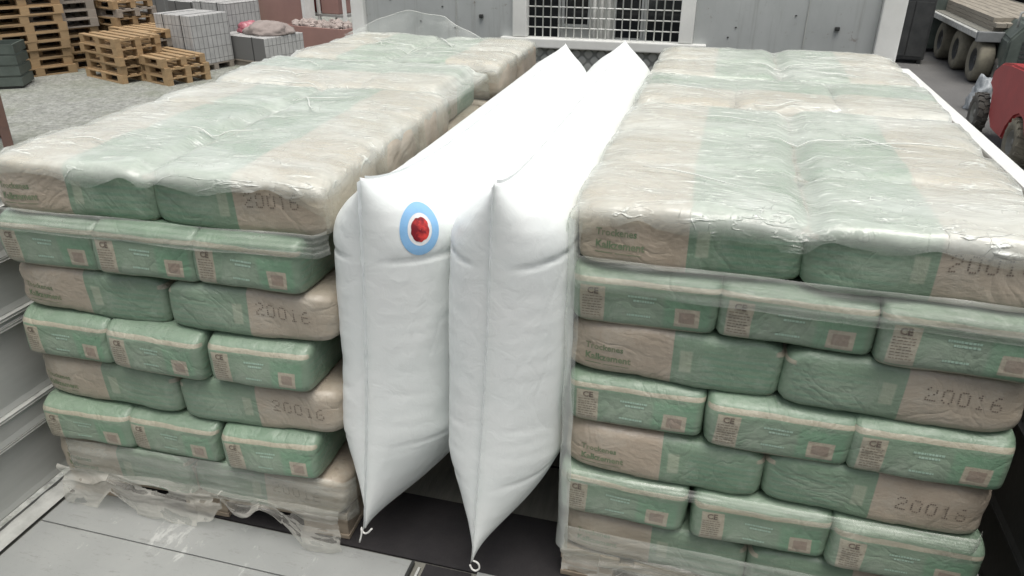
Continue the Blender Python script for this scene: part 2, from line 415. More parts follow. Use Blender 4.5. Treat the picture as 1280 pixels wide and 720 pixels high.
def side_wall(x, s, ztop, nplanks):
    # s = -1: wall on the negative side, inner face at x ; s=+1 the other
    root = bpy.data.objects.new('side_wall', None); COL.objects.link(root); root.parent = truck; root.location = (0, 0, -G)
    zs = [0.02, .195, .262, .470, .492, .625, ztop-.03]
    if s > 0: zs = [0.02, .2, .4, .6, ztop-.03]
    zz = zs[0]
    for i in range(len(zs)-1):
        bm = bmesh.new(); a, b = zs[i], zs[i+1]
        dd = .012 if (i % 2) else 0
        prof = [(x+s*.03, a), (x-s*dd*.2, a), (x-s*(dd+.004), a+.006), (x-s*dd, a+.02 if b-a > .05 else a+.008), (x-s*dd, b-.006), (x-s*(dd+.003), b-.002), (x+s*.03, b-.0015)]
        prism(bm, prof, -2.6, 2.095)
        obj('board', bm, M['dark'] if s > 0 and i < 3 else M['alu'], root)  # lower boards on the positive side take the near-black colour, the top one grey
    bm = bmesh.new()
    for z in zs[1:-1]:
        box(bm, x-s*.0165, x+s*.002, -2.6, 2.09, z-.003, z+.004, bev=.0012)
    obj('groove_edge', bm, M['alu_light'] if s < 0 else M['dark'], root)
    bm = bmesh.new(); box(bm, x-s*.012, x+s*.032, -2.6, 2.1, ztop-.028, ztop, bev=.006)
    obj('top_rail', bm, M['white_paint'], root)
    bm = bmesh.new()
    for yy in (-1.9, -.9, 1.35): box(bm, x-s*.018, x-s*.0005, yy, yy+.05, .08, .2, bev=.004)
    obj('latch', bm, M['dark'], root)
    return root
side_wall(-1.33, -1, .77, 6)
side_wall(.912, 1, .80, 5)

bm = bmesh.new(); box(bm, XL_+.04, XR_-.04, -1.50, -1.45, .004, .86, bev=.006); tp('added_shade_board', bm, M['dark'])  # unseen board added behind the camera to darken the lower bag faces
# headboard
HY = 2.1
hb = bpy.data.objects.new('headboard', None); COL.objects.link(hb); hb.parent = truck; hb.location = (0, 0, -G)
for x0, x1 in ((-1.428, -1.365), (.80, .885)):
    bm = bmesh.new(); box(bm, x0, x1, HY-.02, HY+.06, -.1, 1.75, bev=.006); obj('post', bm, M['white_paint'], hb)
for x0, x1 in ((-1.364, -.668), (.104, .799)):
    bm = bmesh.new(); box(bm, x0, x1, HY+.01, HY+.03, -.1, 1.7)
    pn = obj('panel', bm, M['panel'], hb)
    bm = bmesh.new(); xm = x0+(x1-x0)*.62
    box(bm, xm, xm+.004, HY+.006, HY+.0105, .75, 1.7); obj('panel_seam', bm, M['alu'], pn)
    for k in range(5):
        bm = bmesh.new(); xx, zz = x0+.1+random.random()*(x1-x0-.2), .86+random.random()*.3
        box(bm, xx, xx+.007, HY+.007, HY+.0105, zz, zz+.004); obj('rivet', bm, M['dark'], pn)
    bm = bmesh.new(); box(bm, xm+.11, xm+.128, HY-.004, HY+.0105, .93, .945, bev=.003); obj('lock', bm, M['dark'], pn)
bm = bmesh.new(); box(bm, -.667, .103, HY+.0, HY+.035, .0, .815); obj('checker_plate', bm, M['checker'], hb)
for args in ((-.667, -.605, .86, 1.7), (.045, .103, .86, 1.7)):
    bm = bmesh.new(); box(bm, args[0], args[1], HY-.015, HY+.04, args[2], args[3], bev=.004); obj('window_post', bm, M['white_paint'], hb)
bm = bmesh.new(); box(bm, -.72, .16, HY-.025, HY+.045, .818, .858, bev=.005); obj('cross_rail', bm, M['white_paint'], hb)
grille = bmesh.new()
for k in range(1, 19):
    x = -.605 + k*.65/19; tube(grille, [(x, HY+.01, .858), (x, HY+.01, 1.7)], .0028, 6)
for k in range(1, 20):
    z = .858+k*.042; tube(grille, [(-.604, HY+.0155, z), (.044, HY+.0155, z)], .0028, 6)
obj('window_grille', grille, M['white_paint'], hb)
bm = bmesh.new(); box(bm, -1.42, .88, HY-.02, HY+.06, 1.76, 1.83, bev=.006); obj('top_rail', bm, M['white_paint'], hb)
# cab
cab = bpy.data.objects.new('cab', None); COL.objects.link(cab); cab.parent = truck; cab.location = (0, 0, -G)
bm = bmesh.new(); box(bm, -1.33, .80, 2.62, 4.5, -.55, 1.75, bev=.05); obj('cab_body', bm, M['white_paint'], cab)
for x0, x1, z0, z1 in ((-.735, -.571, .775, 1.3), (-.539, -.425, .855, 1.3), (-.285, -.167, .80, 1.3), (-.14, .02, .79, 1.3)):
    bm = bmesh.new(); box(bm, x0, x1, 2.605, 2.62, z0, z1, bev=.004)
    wd = obj('window', bm, M['glass'], cab)
    bm = bmesh.new()
    for a in ((x0-.012, x1+.012, z0-.012, z0-.001), (x0-.012, x1+.012, z1+.001, z1+.012), (x0-.012, x0-.001, z0, z1), (x1+.001, x1+.012, z0, z1)):
        box(bm, a[0], a[1], 2.60, 2.621, a[2], a[3])
    obj('window_frame', bm, M['grey_paint'], wd)
bm = bmesh.new()
for x in (-.39, -.355, -.32): tube(bm, [(x, 2.59, -.1), (x, 2.59, 1.5)], .009, 8)
obj('hose', bm, M['alu_light'], cab)
bm = bmesh.new(); box(bm, -1.0, -.8, -2.4, 4.3, -.42, -.125); box(bm, .3, .5, -2.4, 4.3, -.42, -.125); tp('chassis_rail', bm, M['dark'])
for (yy, n_) in ((-1.7, 'wheel'), (3.4, 'wheel')):
    for xx in (-1.05, .62):
        bm = bmesh.new(); lathe(bm, [(-.13, .02), (-.13, .2), (-.14, .42), (-.1, .48), (.1, .48), (.14, .42), (.13, .2), (.13, .02)], 28, 'X', (xx, yy, G+.48)); tp('wheel', bm, M['tyre'])

# anti slip mat under the near edge of the load
bm = bmesh.new(); box(bm, -1.262, .885, -.045, .158, -.0068, -.002)
tag(obj('anti_slip_mat', bm, M['mat_black']), 'black rubber mat lying under the near edge of both loaded pallets', 'mat')
bm = bmesh.new(); box(bm, -.3, -.19, -1.9, -.049, -.0068, -.0045)
tag(obj('anti_slip_mat', bm, M['mat_black']), 'narrow black mat strip between the grey floor panels', 'mat')

# ------------------------------------------------------------ cement bags
BL, BW, BH = .40, .267, .1155
def bag_body(seed):
    bm = bmesh.new(); V = {}
    nx, ny, nzz = 30, 22, 9
    def vert(i, j, k):
        key = (i, j, k)
        if key in V: return V[key]
        p = Vector((2*i/nx-1, 2*j/ny-1, 2*k/nzz-1))
        p = Vector([math.copysign(abs(c)**.85, c) for c in p])
        lab = p.x > 0
        n = 16.0 if p.x > .5 else (12.0 if p.x > -.3 else 9.0)
        a = Vector([abs(c) for c in p]); m = max(a)
        nm = (a.x**n+a.y**n+a.z**n)**(1/n)
        q = p*(m/nm)
        ex = abs(q.x)
        # ends lower than the belly; tan end tucked
        drop = .30*max(0, (ex-.80)/.20)**1.2 if lab else .13*max(0, (ex-.72)/.28)**1.6
        side = .03*abs(q.y)**4
        x = q.x*BL/2*(.997+.008*(1-q.z*q.z))
        y = q.y*BW/2*(1-(.012 if lab else .05)*max(0, (ex-.6)/.4)**2)*(1+.012*(1-q.z*q.z))
        z = q.z*BH/2*(1.035-drop-side)
        if q.z < 0: z = q.z*BH/2*(1.0-drop*.35-side*.5)
        d = Vector((nz(x*9, y*9, z*9+seed*7), nz(x*9+5, y*9, z*9+seed*7), nz(x*7, y*7+9, z*9+seed*5)))*.0085
        d += Vector((nz(x*30, y*30, z*30+seed), nz(x*30, y*30+3, z*30+seed), nz(x*30, y*30, z*30+seed+8)))*.0016
        if not lab:  # folded, creased tan end
            cr = max(0, (ex-.75)/.25)
            d.x += cr*.008*math.sin(y*70+seed)*abs(q.z)
            d.y += cr*.004*math.sin(z*120+seed*2)
        v = bm.verts.new((x+d.x*.6, y+d.y*.6, z+BH/2+d.z*.7)); V[key] = v; return v
    def face(*ks):
        f = bm.faces.new([vert(*k) for k in ks]); f.smooth = True
    for i in range(nx):
        for j in range(ny):
            face((i, j, 0), (i, j+1, 0), (i+1, j+1, 0), (i+1, j, 0)); face((i, j, nzz), (i+1, j, nzz), (i+1, j+1, nzz), (i, j+1, nzz))
        for k in range(nzz):
            face((i, 0, k), (i+1, 0, k), (i+1, 0, k+1), (i, 0, k+1)); face((i, ny, k), (i, ny, k+1), (i+1, ny, k+1), (i+1, ny, k))
    for j in range(ny):
        for k in range(nzz):
            face((0, j, k), (0, j, k+1), (0, j+1, k+1), (0, j+1, k)); face((nx, j, k), (nx, j+1, k), (nx, j+1, k+1), (nx, j, k+1))
    return bm
def text_polys(s, size, bold=0.0):
    c = bpy.data.curves.new('t', 'FONT'); c.body = s; c.size = size; c.offset = bold; c.resolution_u = 2
    o = bpy.data.objects.new('t', c); COL.objects.link(o)
    me = bpy.data.meshes.new_from_object(o)
    vs = [v.co.xy.copy() for v in me.vertices]; fs = [tuple(p.vertices) for p in me.polygons]
    bpy.data.objects.remove(o); bpy.data.curves.remove(c); bpy.data.meshes.remove(me)
    return vs, fs
FONT57 = {'2': ['01110', '10001', '00001', '00110', '01000', '10000', '11111'], '8': ['01110', '10001', '10001', '01110', '10001', '10001', '01110'],
          '0': ['01110', '10001', '10001', '10001', '10001', '10001', '01110'], '1': ['00100', '01100', '00100', '00100', '00100', '00100', '01110'],
          '6': ['00110', '01000', '10000', '11110', '10001', '10001', '01110']}
def dots(s, step):
    vs, fs = [], []; ox = 0
    for ch in s:
        for r, row in enumerate(FONT57[ch]):
            for c_, b_ in enumerate(row):
                if b_ == '1' and random.random() > .08:
                    cx, cy = ox+c_*step*.95, (6-r)*step; n0 = len(vs); rr = step*.42
                    for k in range(6): vs.append(Vector((cx+rr*math.cos(k*1.047), cy+rr*.8*math.sin(k*1.047))))
                    fs.append(tuple(range(n0, n0+6)))
        ox += step*6.6
    return vs, fs
def quad(vs, fs, x0, x1, y0, y1):
    n = len(vs); vs += [Vector((x0, y0)), Vector((x1, y0)), Vector((x1, y1)), Vector((x0, y1))]; fs.append((n, n+1, n+2, n+3))
def project(bvh, vs, fs, mapper, d, off=.0009):
    bm = bmesh.new(); out = []
    for v in vs:
        o = mapper(v); h, nrm, _, _ = bvh.ray_cast(o, d)
        if h is None: h, nrm = o+d*.1, -d
        out.append(bm.verts.new(h-d*off))
    for f in fs:
        try: bm.faces.new([out[i] for i in f])
        except ValueError: pass
    return bm
bag_protos = []
T1 = text_polys('Trockenes', .017, .0004); T2 = text_polys('Kalkzement', .0185, .0006); CE = text_polys('CE', .017, .0005)
for sd_ in range(9):
    bm = bag_body(sd_+1); bvh = BVHTree.FromBMesh(bm)
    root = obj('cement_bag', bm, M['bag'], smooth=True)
    rv = random.Random(sd_*13+5); dx_, dz_, tl_ = rv.uniform(-.03, .012), rv.uniform(-.016, .004), rv.uniform(-.10, .06)
    # tan side, face -y : two text lines
    vs, fs = [], []
    for (tv, tf), oy in ((T1, .058), (T2, .036)):
        n0 = len(vs); vs += [Vector((a.x, a.y+oy)) for a in tv]; fs += [tuple(i+n0 for i in f) for f in tf]
    quad(vs, fs, 0, .032, .027, .0285); quad(vs, fs, .036, .085, .027, .0282)
    b2 = project(bvh, vs, fs, lambda v: Vector((-.168+v.x-dx_*.4, -.3, v.y+dz_*.5+v.x*tl_*.3)), Vector((0, 1, 0)))
    t_ = obj('printed_text', b2, M['green_ink'], root)
    vs, fs = dots('20016', .0042)
    b2 = project(bvh, vs, fs, lambda v: Vector((-.012+dx_-v.x*.93, .3, v.y+.062+dz_+v.x*tl_)), Vector((0, -1, 0)))
    obj('batch_number', b2, M['ink'], root)
    vs, fs = [], []
    vs += [a+Vector((.012, .061)) for a in CE[0]]; fs += list(CE[1])
    for k in range(8):
        y_ = .055-k*.0055; x_ = .004
        while x_ < .036:
            wd = random.uniform(.003, .009); quad(vs, fs, x_, min(x_+wd, .04), y_, y_+.0013); x_ += wd+.0015
    b2 = project(bvh, vs, fs, lambda v: Vector((.4, -.116+v.x, v.y+.008)), Vector((-1, 0, 0)))
    obj('label_print', b2, M['ink'], root)
    vs, fs = [], []
    rs = random.Random(sd_)
    for (z_, x0, x1) in ((.068, 0, .05), (.060, .01, .045), (.030, .0, .04)):
        x_ = x0
        while x_ < x1:
            wd = rs.uniform(.002, .006); quad(vs, fs, x_, x_+wd, z_, z_+.004); x_ += wd+.001
    b2 = project(bvh, vs, fs, lambda v: Vector((.4, -.03+v.x, v.y)), Vector((-1, 0, 0)))
    obj('end_face_lettering', b2, M['pale_ink'], root)
    bag_protos.append(root)
used = [False]*len(bag_protos)
ORD = ['lowest', 'second', 'third', 'fourth', 'fifth', 'sixth', 'topmost']
PLACED = []
def put_bag(loc, rz, sc, label, group, full):
    i = random.randrange(9); p = bag_protos[i]
    if full and not used[i]:
        o = p; used[i] = True
    else:
        o = p.copy(); COL.objects.link(o)
        if full:
            for ch in p.children:
                c = ch.copy(); COL.objects.link(c); c.parent = o
    o.location = loc; o.rotation_euler = (random.uniform(-.014, .014), random.uniform(-.014, .014), rz+random.uniform(-.035, .035))
    hz = 1.07 if full == 2 else random.uniform(1.0, 1.045)
    o.scale = (sc[0]*random.uniform(1.0, 1.015), sc[1]*random.uniform(1.015, 1.045), hz)
    tag(o, label, 'bag', group)
    PLACED.append(o)
def stack(ox, oy, rz, Wp, name, half=False, lean=(0, 0), se=None, fe=.014):
    b0 = .078
    ca, sa = math.cos(rz), math.sin(rz)
    s = Wp/.8; se = se or s
    grp = 'cement bags stacked on the %s' % name
    ox0, oy0 = ox, oy
    for k in range(7):
        ox, oy = ox0+(k-3)*lean[0], oy0+(k-3)*lean[1]
        z = b0+k*BH; top = k == 6
        lay = ORD[k]+' layer'
        def W2(x, y): return (ox+ca*x-sa*y, oy+sa*x+ca*y)
        if half: rows = [('S', .14, 1), ('S', .42, 1)]
        elif k % 2 == 0: rows = [('S', .133, 1), ('S', .4, 1), ('S', .667, 1), ('E', 1.0, -1)]
        else: rows = [('E', .2, 1), ('S', .533, 1), ('S', .8, 1), ('S', 1.067, 1)]
        for ri, (t, yc, d) in enumerate(rows):
            rw = ['front row', 'second row', 'third row', 'back row'][ri] if not half else ['near row', 'far row'][ri]
            full = 2 if top else (1 if ri == 0 and not half else 0)
            if t == 'S':
                for q, (xc, rr, wd) in enumerate(((.2, 0, 'lengthwise bag with lettering'), (.6, math.pi, 'lengthwise bag with digits'))):
                    x, y = W2(xc*s+random.uniform(-.003, .003), yc+(.006 if ri == 0 else 0)+random.uniform(-.009, .007))
                    put_bag((x, y, z), rz+rr, (s, 1, 1.0), '%s, %s, %s, %s' % (wd, lay, rw, name), grp, full)
            else:
                for q in range(3):
                    x, y = W2((.1335+.2665*q)*se+.004+random.uniform(-.003, .003), yc-fe*d+random.uniform(-.011, .011))
                    wd = ['end-on green bag nearest the side by the first corner', 'end-on green bag in the middle of three', 'end-on green bag at the far corner of three'][q]
                    wd = ['first', 'middle', 'third'][q]+' of three end-on bags'
                    put_bag((x, y, z), rz+(-math.pi/2 if d > 0 else math.pi/2), (1, se*.98, 1.0), '%s, %s, %s, %s' % (wd, lay, rw, name), grp, full)
PN = 'pallet by white side rail'; PM = 'pallet by grey side wall'
PRN = 'half pallet behind, by white side rail'; PMN = 'half pallet behind, by grey side wall'
YAW_R, YAW_L = -.008, .035
XLs = -.4755
stack(0, 0, YAW_R, .785, PN, False, (.0, .0015))
cl, sl_ = math.cos(YAW_L), math.sin(YAW_L)
LOX, LOY = XLs-.765*cl, -.042-.765*sl_
stack(LOX, LOY, YAW_L, .765, PM, False, (.0055, .003), .885, .020)
stack(.012, 1.225, 0, .79, PRN, True)
stack(XLs-.785, 1.215, 0, .78, PMN, True)

# ------------------------------------------------------------ load pallets
def load_pallet(ox, oy, rz, Wp, D, label):
    t = thing('wooden_pallet', label, 'pallet', (ox, oy, 0), rz, 'pallets under the bags')
    zt = .077
    for i in range(5):
        bm = bmesh.new(); x0 = i*(Wp-.13)/4; box(bm, x0, x0+.13, 0, D, zt-.014, zt, bev=.002); obj('deck_board', bm, M['wood'], t)
    for y0 in (0, D/2-.05, D-.1):
        bm = bmesh.new(); box(bm, 0, Wp, y0, y0+.1, zt-.026, zt-.0145, bev=.002); obj('cross_board', bm, M['wood'], t)
        for x0 in (0, Wp/2-.06, Wp-.12):
            bm = bmesh.new(); box(bm, x0+.002, x0+.118, y0+.003, y0+.098, .0125, zt-.0265, bev=.003); obj('block', bm, M['wood'], t)
    for x0 in (0, Wp/2-.06, Wp-.12):
        bm = bmesh.new(); box(bm, x0, x0+.12, 0, D, -.0005, .012, bev=.002); obj('skid', bm, M['wood'], t)
load_pallet(.005, .0, YAW_R, .775, 1.19, 'wooden pallet carrying the bags by the white side rail')
load_pallet(LOX-.02, LOY+.012, YAW_L, .76, 1.19, 'wooden pallet carrying the bags by the grey side wall')
load_pallet(.015, 1.225, 0, .78, .55, 'short wooden pallet behind, under the bags by the white side rail')
load_pallet(XLs-.78, 1.215, 0, .77, .55, 'short wooden pallet behind, under the bags by the grey side wall')

# ------------------------------------------------------------ stretch film
bpy.context.view_layer.update()
allv, allf = [], []
for o in PLACED:
    mw = o.matrix_world.copy() if o.parent is None else o.matrix_world
    mw = Matrix.LocRotScale(o.location, o.rotation_euler, o.scale)
    if o.location.z < .5: continue
    n0 = len(allv)
    allv += [mw @ v.co for v in o.data.vertices]; allf += [tuple(i+n0 for i in p.vertices) for p in o.data.polygons]
TOPB = BVHTree.FromPolygons(allv, allf)
ZT = .078+7*BH
def film(ox, oy, rz, Wp, D, label, drop_front, skirt, seed, bands):
    root = thing('stretch_film', label, 'stretch film', (0, 0, 0), 0, 'stretch film wraps')
    ca, sa = math.cos(rz), math.sin(rz)
    def W2(x, y): return (ox+ca*x-sa*y, oy+sa*x+ca*y)
    ex = .075; NXX, NYY = 120, int(120*(D+.1)/(Wp+.1))
    a0, a1, b0, b1 = -ex, Wp+ex, -drop_front, D+.05
    # resting height under the film, then pulled taut
    H = [[0]*NXX for _ in range(NYY)]
    P = [[None]*NXX for _ in range(NYY)]
    for j in range(NYY):
        for i in range(NXX):
            a = a0+(a1-a0)*i/(NXX-1); b = b0+(b1-b0)*j/(NYY-1)
            x, y = min(max(a, .012), Wp-.012), min(max(b, .012), D-.01)
            P[j][i] = (a, b, x, y)
            wx, wy = W2(x, y)
            h = TOPB.ray_cast(Vector((wx, wy, 1.5)), Vector((0, 0, -1)))[0]
            H[j][i] = max(h.z if h else ZT-.016, ZT-.016)
    base = [r[:] for r in H]
    for it in range(7):
        N = [r[:] for r in H]
        for j in range(1, NYY-1):
            for i in range(1, NXX-1):
                av = (H[j-1][i]+H[j+1][i]+H[j][i-1]+H[j][i+1])/4
                N[j][i] = max(base[j][i], av)
        H = N
    bm = bmesh.new(); g = []
    for j in range(NYY):
        row = []
        for i in range(NXX):
            a, b, x, y = P[j][i]
            da, db = max(0, x-a, a-x), max(0, y-b, b-y)
            z = H[j][i]+.003
            # wrinkles: ridges mostly across the load, stronger near its near and far edges
            e = math.exp(-max(b-0, 0)/.10)+.8*math.exp(-max(D-b, 0)/.09)+.5*math.exp(-min(abs(a), abs(Wp-a))/.06)
            q = nz(a*2.0+seed, b*15+a*2.0, seed)
            r1 = (1-abs(q)*2.6); r1 = max(0, r1)**3
            q2 = nz(a*9+b*5, b*9-a*4, seed+4); r2 = max(0, 1-abs(q2)*5)**2
            wz = .0075*r1*(.05+e*e)+.0030*r2*(.15+.7*min(e, 1))+.004*nz(a*5, b*5, seed+9)
            z += max(wz*.65, -.001)
            px, py = x, y
            if da or db:
                d = da+db
                out = .012*(1-math.exp(-d/.01))+.004*nz(a*12, b*12, seed+3)
                if a < x: px = x-out-.008
                if a > x: px = x+out*.6+.006
                if b < y: py = y-out-.012*(1-math.exp(-db/.006))
                if b > y: py = y+out
                rag = max(.15, 1-1.1*abs(nz(a*4, 0, seed+5))-.5*max(0, nz(a*13, 0, seed+6)))
                z -= d*rag if d > .01 else d*d/.01*rag
            wx, wy = W2(px, py)
            row.append(bm.verts.new((wx, wy, z)))
        g.append(row)
    for j in range(NYY-1):
        for i in range(NXX-1):
            f = bm.faces.new((g[j][i], g[j][i+1], g[j+1][i+1], g[j+1][i])); f.smooth = True
    obj('top_sheet', bm, M['film_top'], root)
    # folded ropes of film lying on the sheet
    rs = random.Random(seed)
    def hz(a, b):
        wx, wy = W2(a, b); h = TOPB.ray_cast(Vector((wx, wy, 1.5)), Vector((0, 0, -1)))[0]
        return Vector((wx, wy, (h.z if h else ZT-.02)+.012))
    for k in range(7):
        bm = bmesh.new()
        a, b = rs.uniform(.05, Wp-.25), rs.uniform(.04, D-.08); an = rs.choice([rs.uniform(-.35, .25), rs.uniform(-1.0, -.4)]); L = rs.uniform(.08, .25)
        pts = []
        for q in range(12):
            t = q/11; aa = a+math.cos(an)*L*t; bb = b+math.sin(an)*L*t*.8+.012*math.sin(t*5+k)
            pts.append(hz(min(max(aa, .02), Wp-.02), min(max(bb, .02), D-.02)))
        tube(bm, pts, [.0014*math.sin(math.pi*(q+.3)/11.6)+.0004 for q in range(12)], 6)
        obj('film_fold', bm, M['film_fold'], root)
    # tight bands round the near face
    for (z0, z1, slope, dens) in bands:
        bm = bmesh.new(); NB_ = 90
        def fn(u, v):
            x = .004+(Wp-.008)*u; eb = .030*(max(0, abs(2*u-1)-.955)/.045)**1.5; zc = z0+slope*(u-.5)+(z1-z0)*v+.004*nz(x*5, z0*20, seed)
            wx, wy = W2(x, -.030+eb+.004*nz(x*11, v*3, z0*30)+.0016*math.sin(v*26+3*nz(x*3, 0, seed))-.003*math.sin(math.pi*v))
            return Vector((wx, wy, zc))
        sheet(bm, NB_, 14, fn)
        obj('film_band', bm, M['film_front'] if dens == 0 else M['film_fold'], root)
    # corner wraps
    if bands:
        for cx, sg in ((0, -1),) if seed == 3 else ():
            bm = bmesh.new()
            def fc(u, v):
                z = .10+(ZT-.12)*v
                t = u*math.pi/2
                wob = .004*nz(v*9, u*2, seed+sg)
                rad = .016
                x, y = cx-sg*.022+sg*.030*math.sin(t), .004-.030*math.cos(t)+.02*max(0, u-.7)/.3
                wx, wy = W2(x+wob*sg, y+wob*.5); return Vector((wx, wy, z))
            sheet(bm, 9, 120, fc)
            obj('corner_wrap', bm, M['film_clear'], root)
    # torn skirt over the pallet edge
    if skirt:
        bm = bmesh.new(); NU, NV = 420, 34; g = []
        for j in range(NV):
            row = []
            for i in range(NU):
                x = .012+(Wp-.02)*i/(NU-1); v = j/(NV-1)
                hang = skirt(x/Wp)+.012*nz(x*30, 0, seed)
                zt_ = .125+.006*nz(x*9, 1, seed); zb = max(.004, zt_-hang)
                z = zt_+(zb-zt_)*v
                y = -.030-.010*v-.016*nz(x*8, v*2.0, seed+1)*v-.003*abs(nz(x*24, v*9, seed))-(.006*math.sin(v*14+nz(x*4, 0, 3)*6) if v < .4 else 0)
                wx, wy = W2(x+.006*nz(x*20, v*4, seed+7)-(.03 if seed == 8 else 0), y-(.006 if seed == 8 else 0))
                row.append(bm.verts.new((wx, wy, z)))
            g.append(row)
        for j in range(NV-1):
            for i in range(NU-1):
                if nz(i*.022, j*.07, seed+20)+.05*nz(i*.2, j*.4, seed) > .40 and 4 < j: continue
                f = bm.faces.new((g[j][i], g[j][i+1], g[j+1][i+1], g[j+1][i])); f.smooth = True
        obj('torn_skirt', bm, M['film_skirt'], root)
    return root
def skL(u):
    if u < .13: return .118
    if u < .20: return .118-.9*(u-.13)
    if u < .28: return .06+.6*(u-.2)
    if u < .50: return .12
    if u < .60: return .11-.5*(u-.5)
    if u < .80: return .045+.02*math.sin(u*40)
    if u < .86: return .05+1.1*(u-.8)
    return .12
def skR(u): return .05+.04*max(0, math.sin(u*9+1))+(.05 if u < .12 else 0)
bR = [(ZT-.150, ZT-.085, -.004, 0), (.075, .175, .0, 0), (.30, .33, .008, 0)]
bL = [(ZT-.14, ZT-.09, .004, 0), (.095, .205, .004, 0)]
film(0, 0, YAW_R, .785, 1.2, 'cloudy stretch film over the bags by the white side rail', .032, skR, 3, bR)
film(LOX+.0165, LOY+.009, YAW_L, .765, 1.2, 'cloudy stretch film over the bags by the grey side wall, torn at its foot', .035, skL, 8, bL)
film(.012, 1.225, 0, .79, .56, 'stretch film over the short stack behind, by the white side rail', .03, None, 15, [])
flm = film(XLs-.785, 1.215, 0, .78, .56, 'stretch film over the short stack behind, by the grey side wall', .03, None, 22, [])

# a loose clear flap of film standing up off the rear stack
bm = bmesh.new()
def flap(u, v):
    x = -1.30+.62*u; hgt = .09*(min(u/.42, 1) if u < .7 else (1-u)/.3)+.012*math.sin(u*6)
    return Vector((x, 1.74+.03*math.sin(u*5)+.05*v, ZT+.002+hgt*v+.004*nz(x*14, v*4, 2)))
sheet(bm, 60, 12, flap); obj('loose_flap', bm, M['film_clear'], flm)
bm = bmesh.new(); tube(bm, [flap(q/40, 1) for q in range(41)], .0011, 6); obj('flap_edge', bm, M['film_fold'], flm)

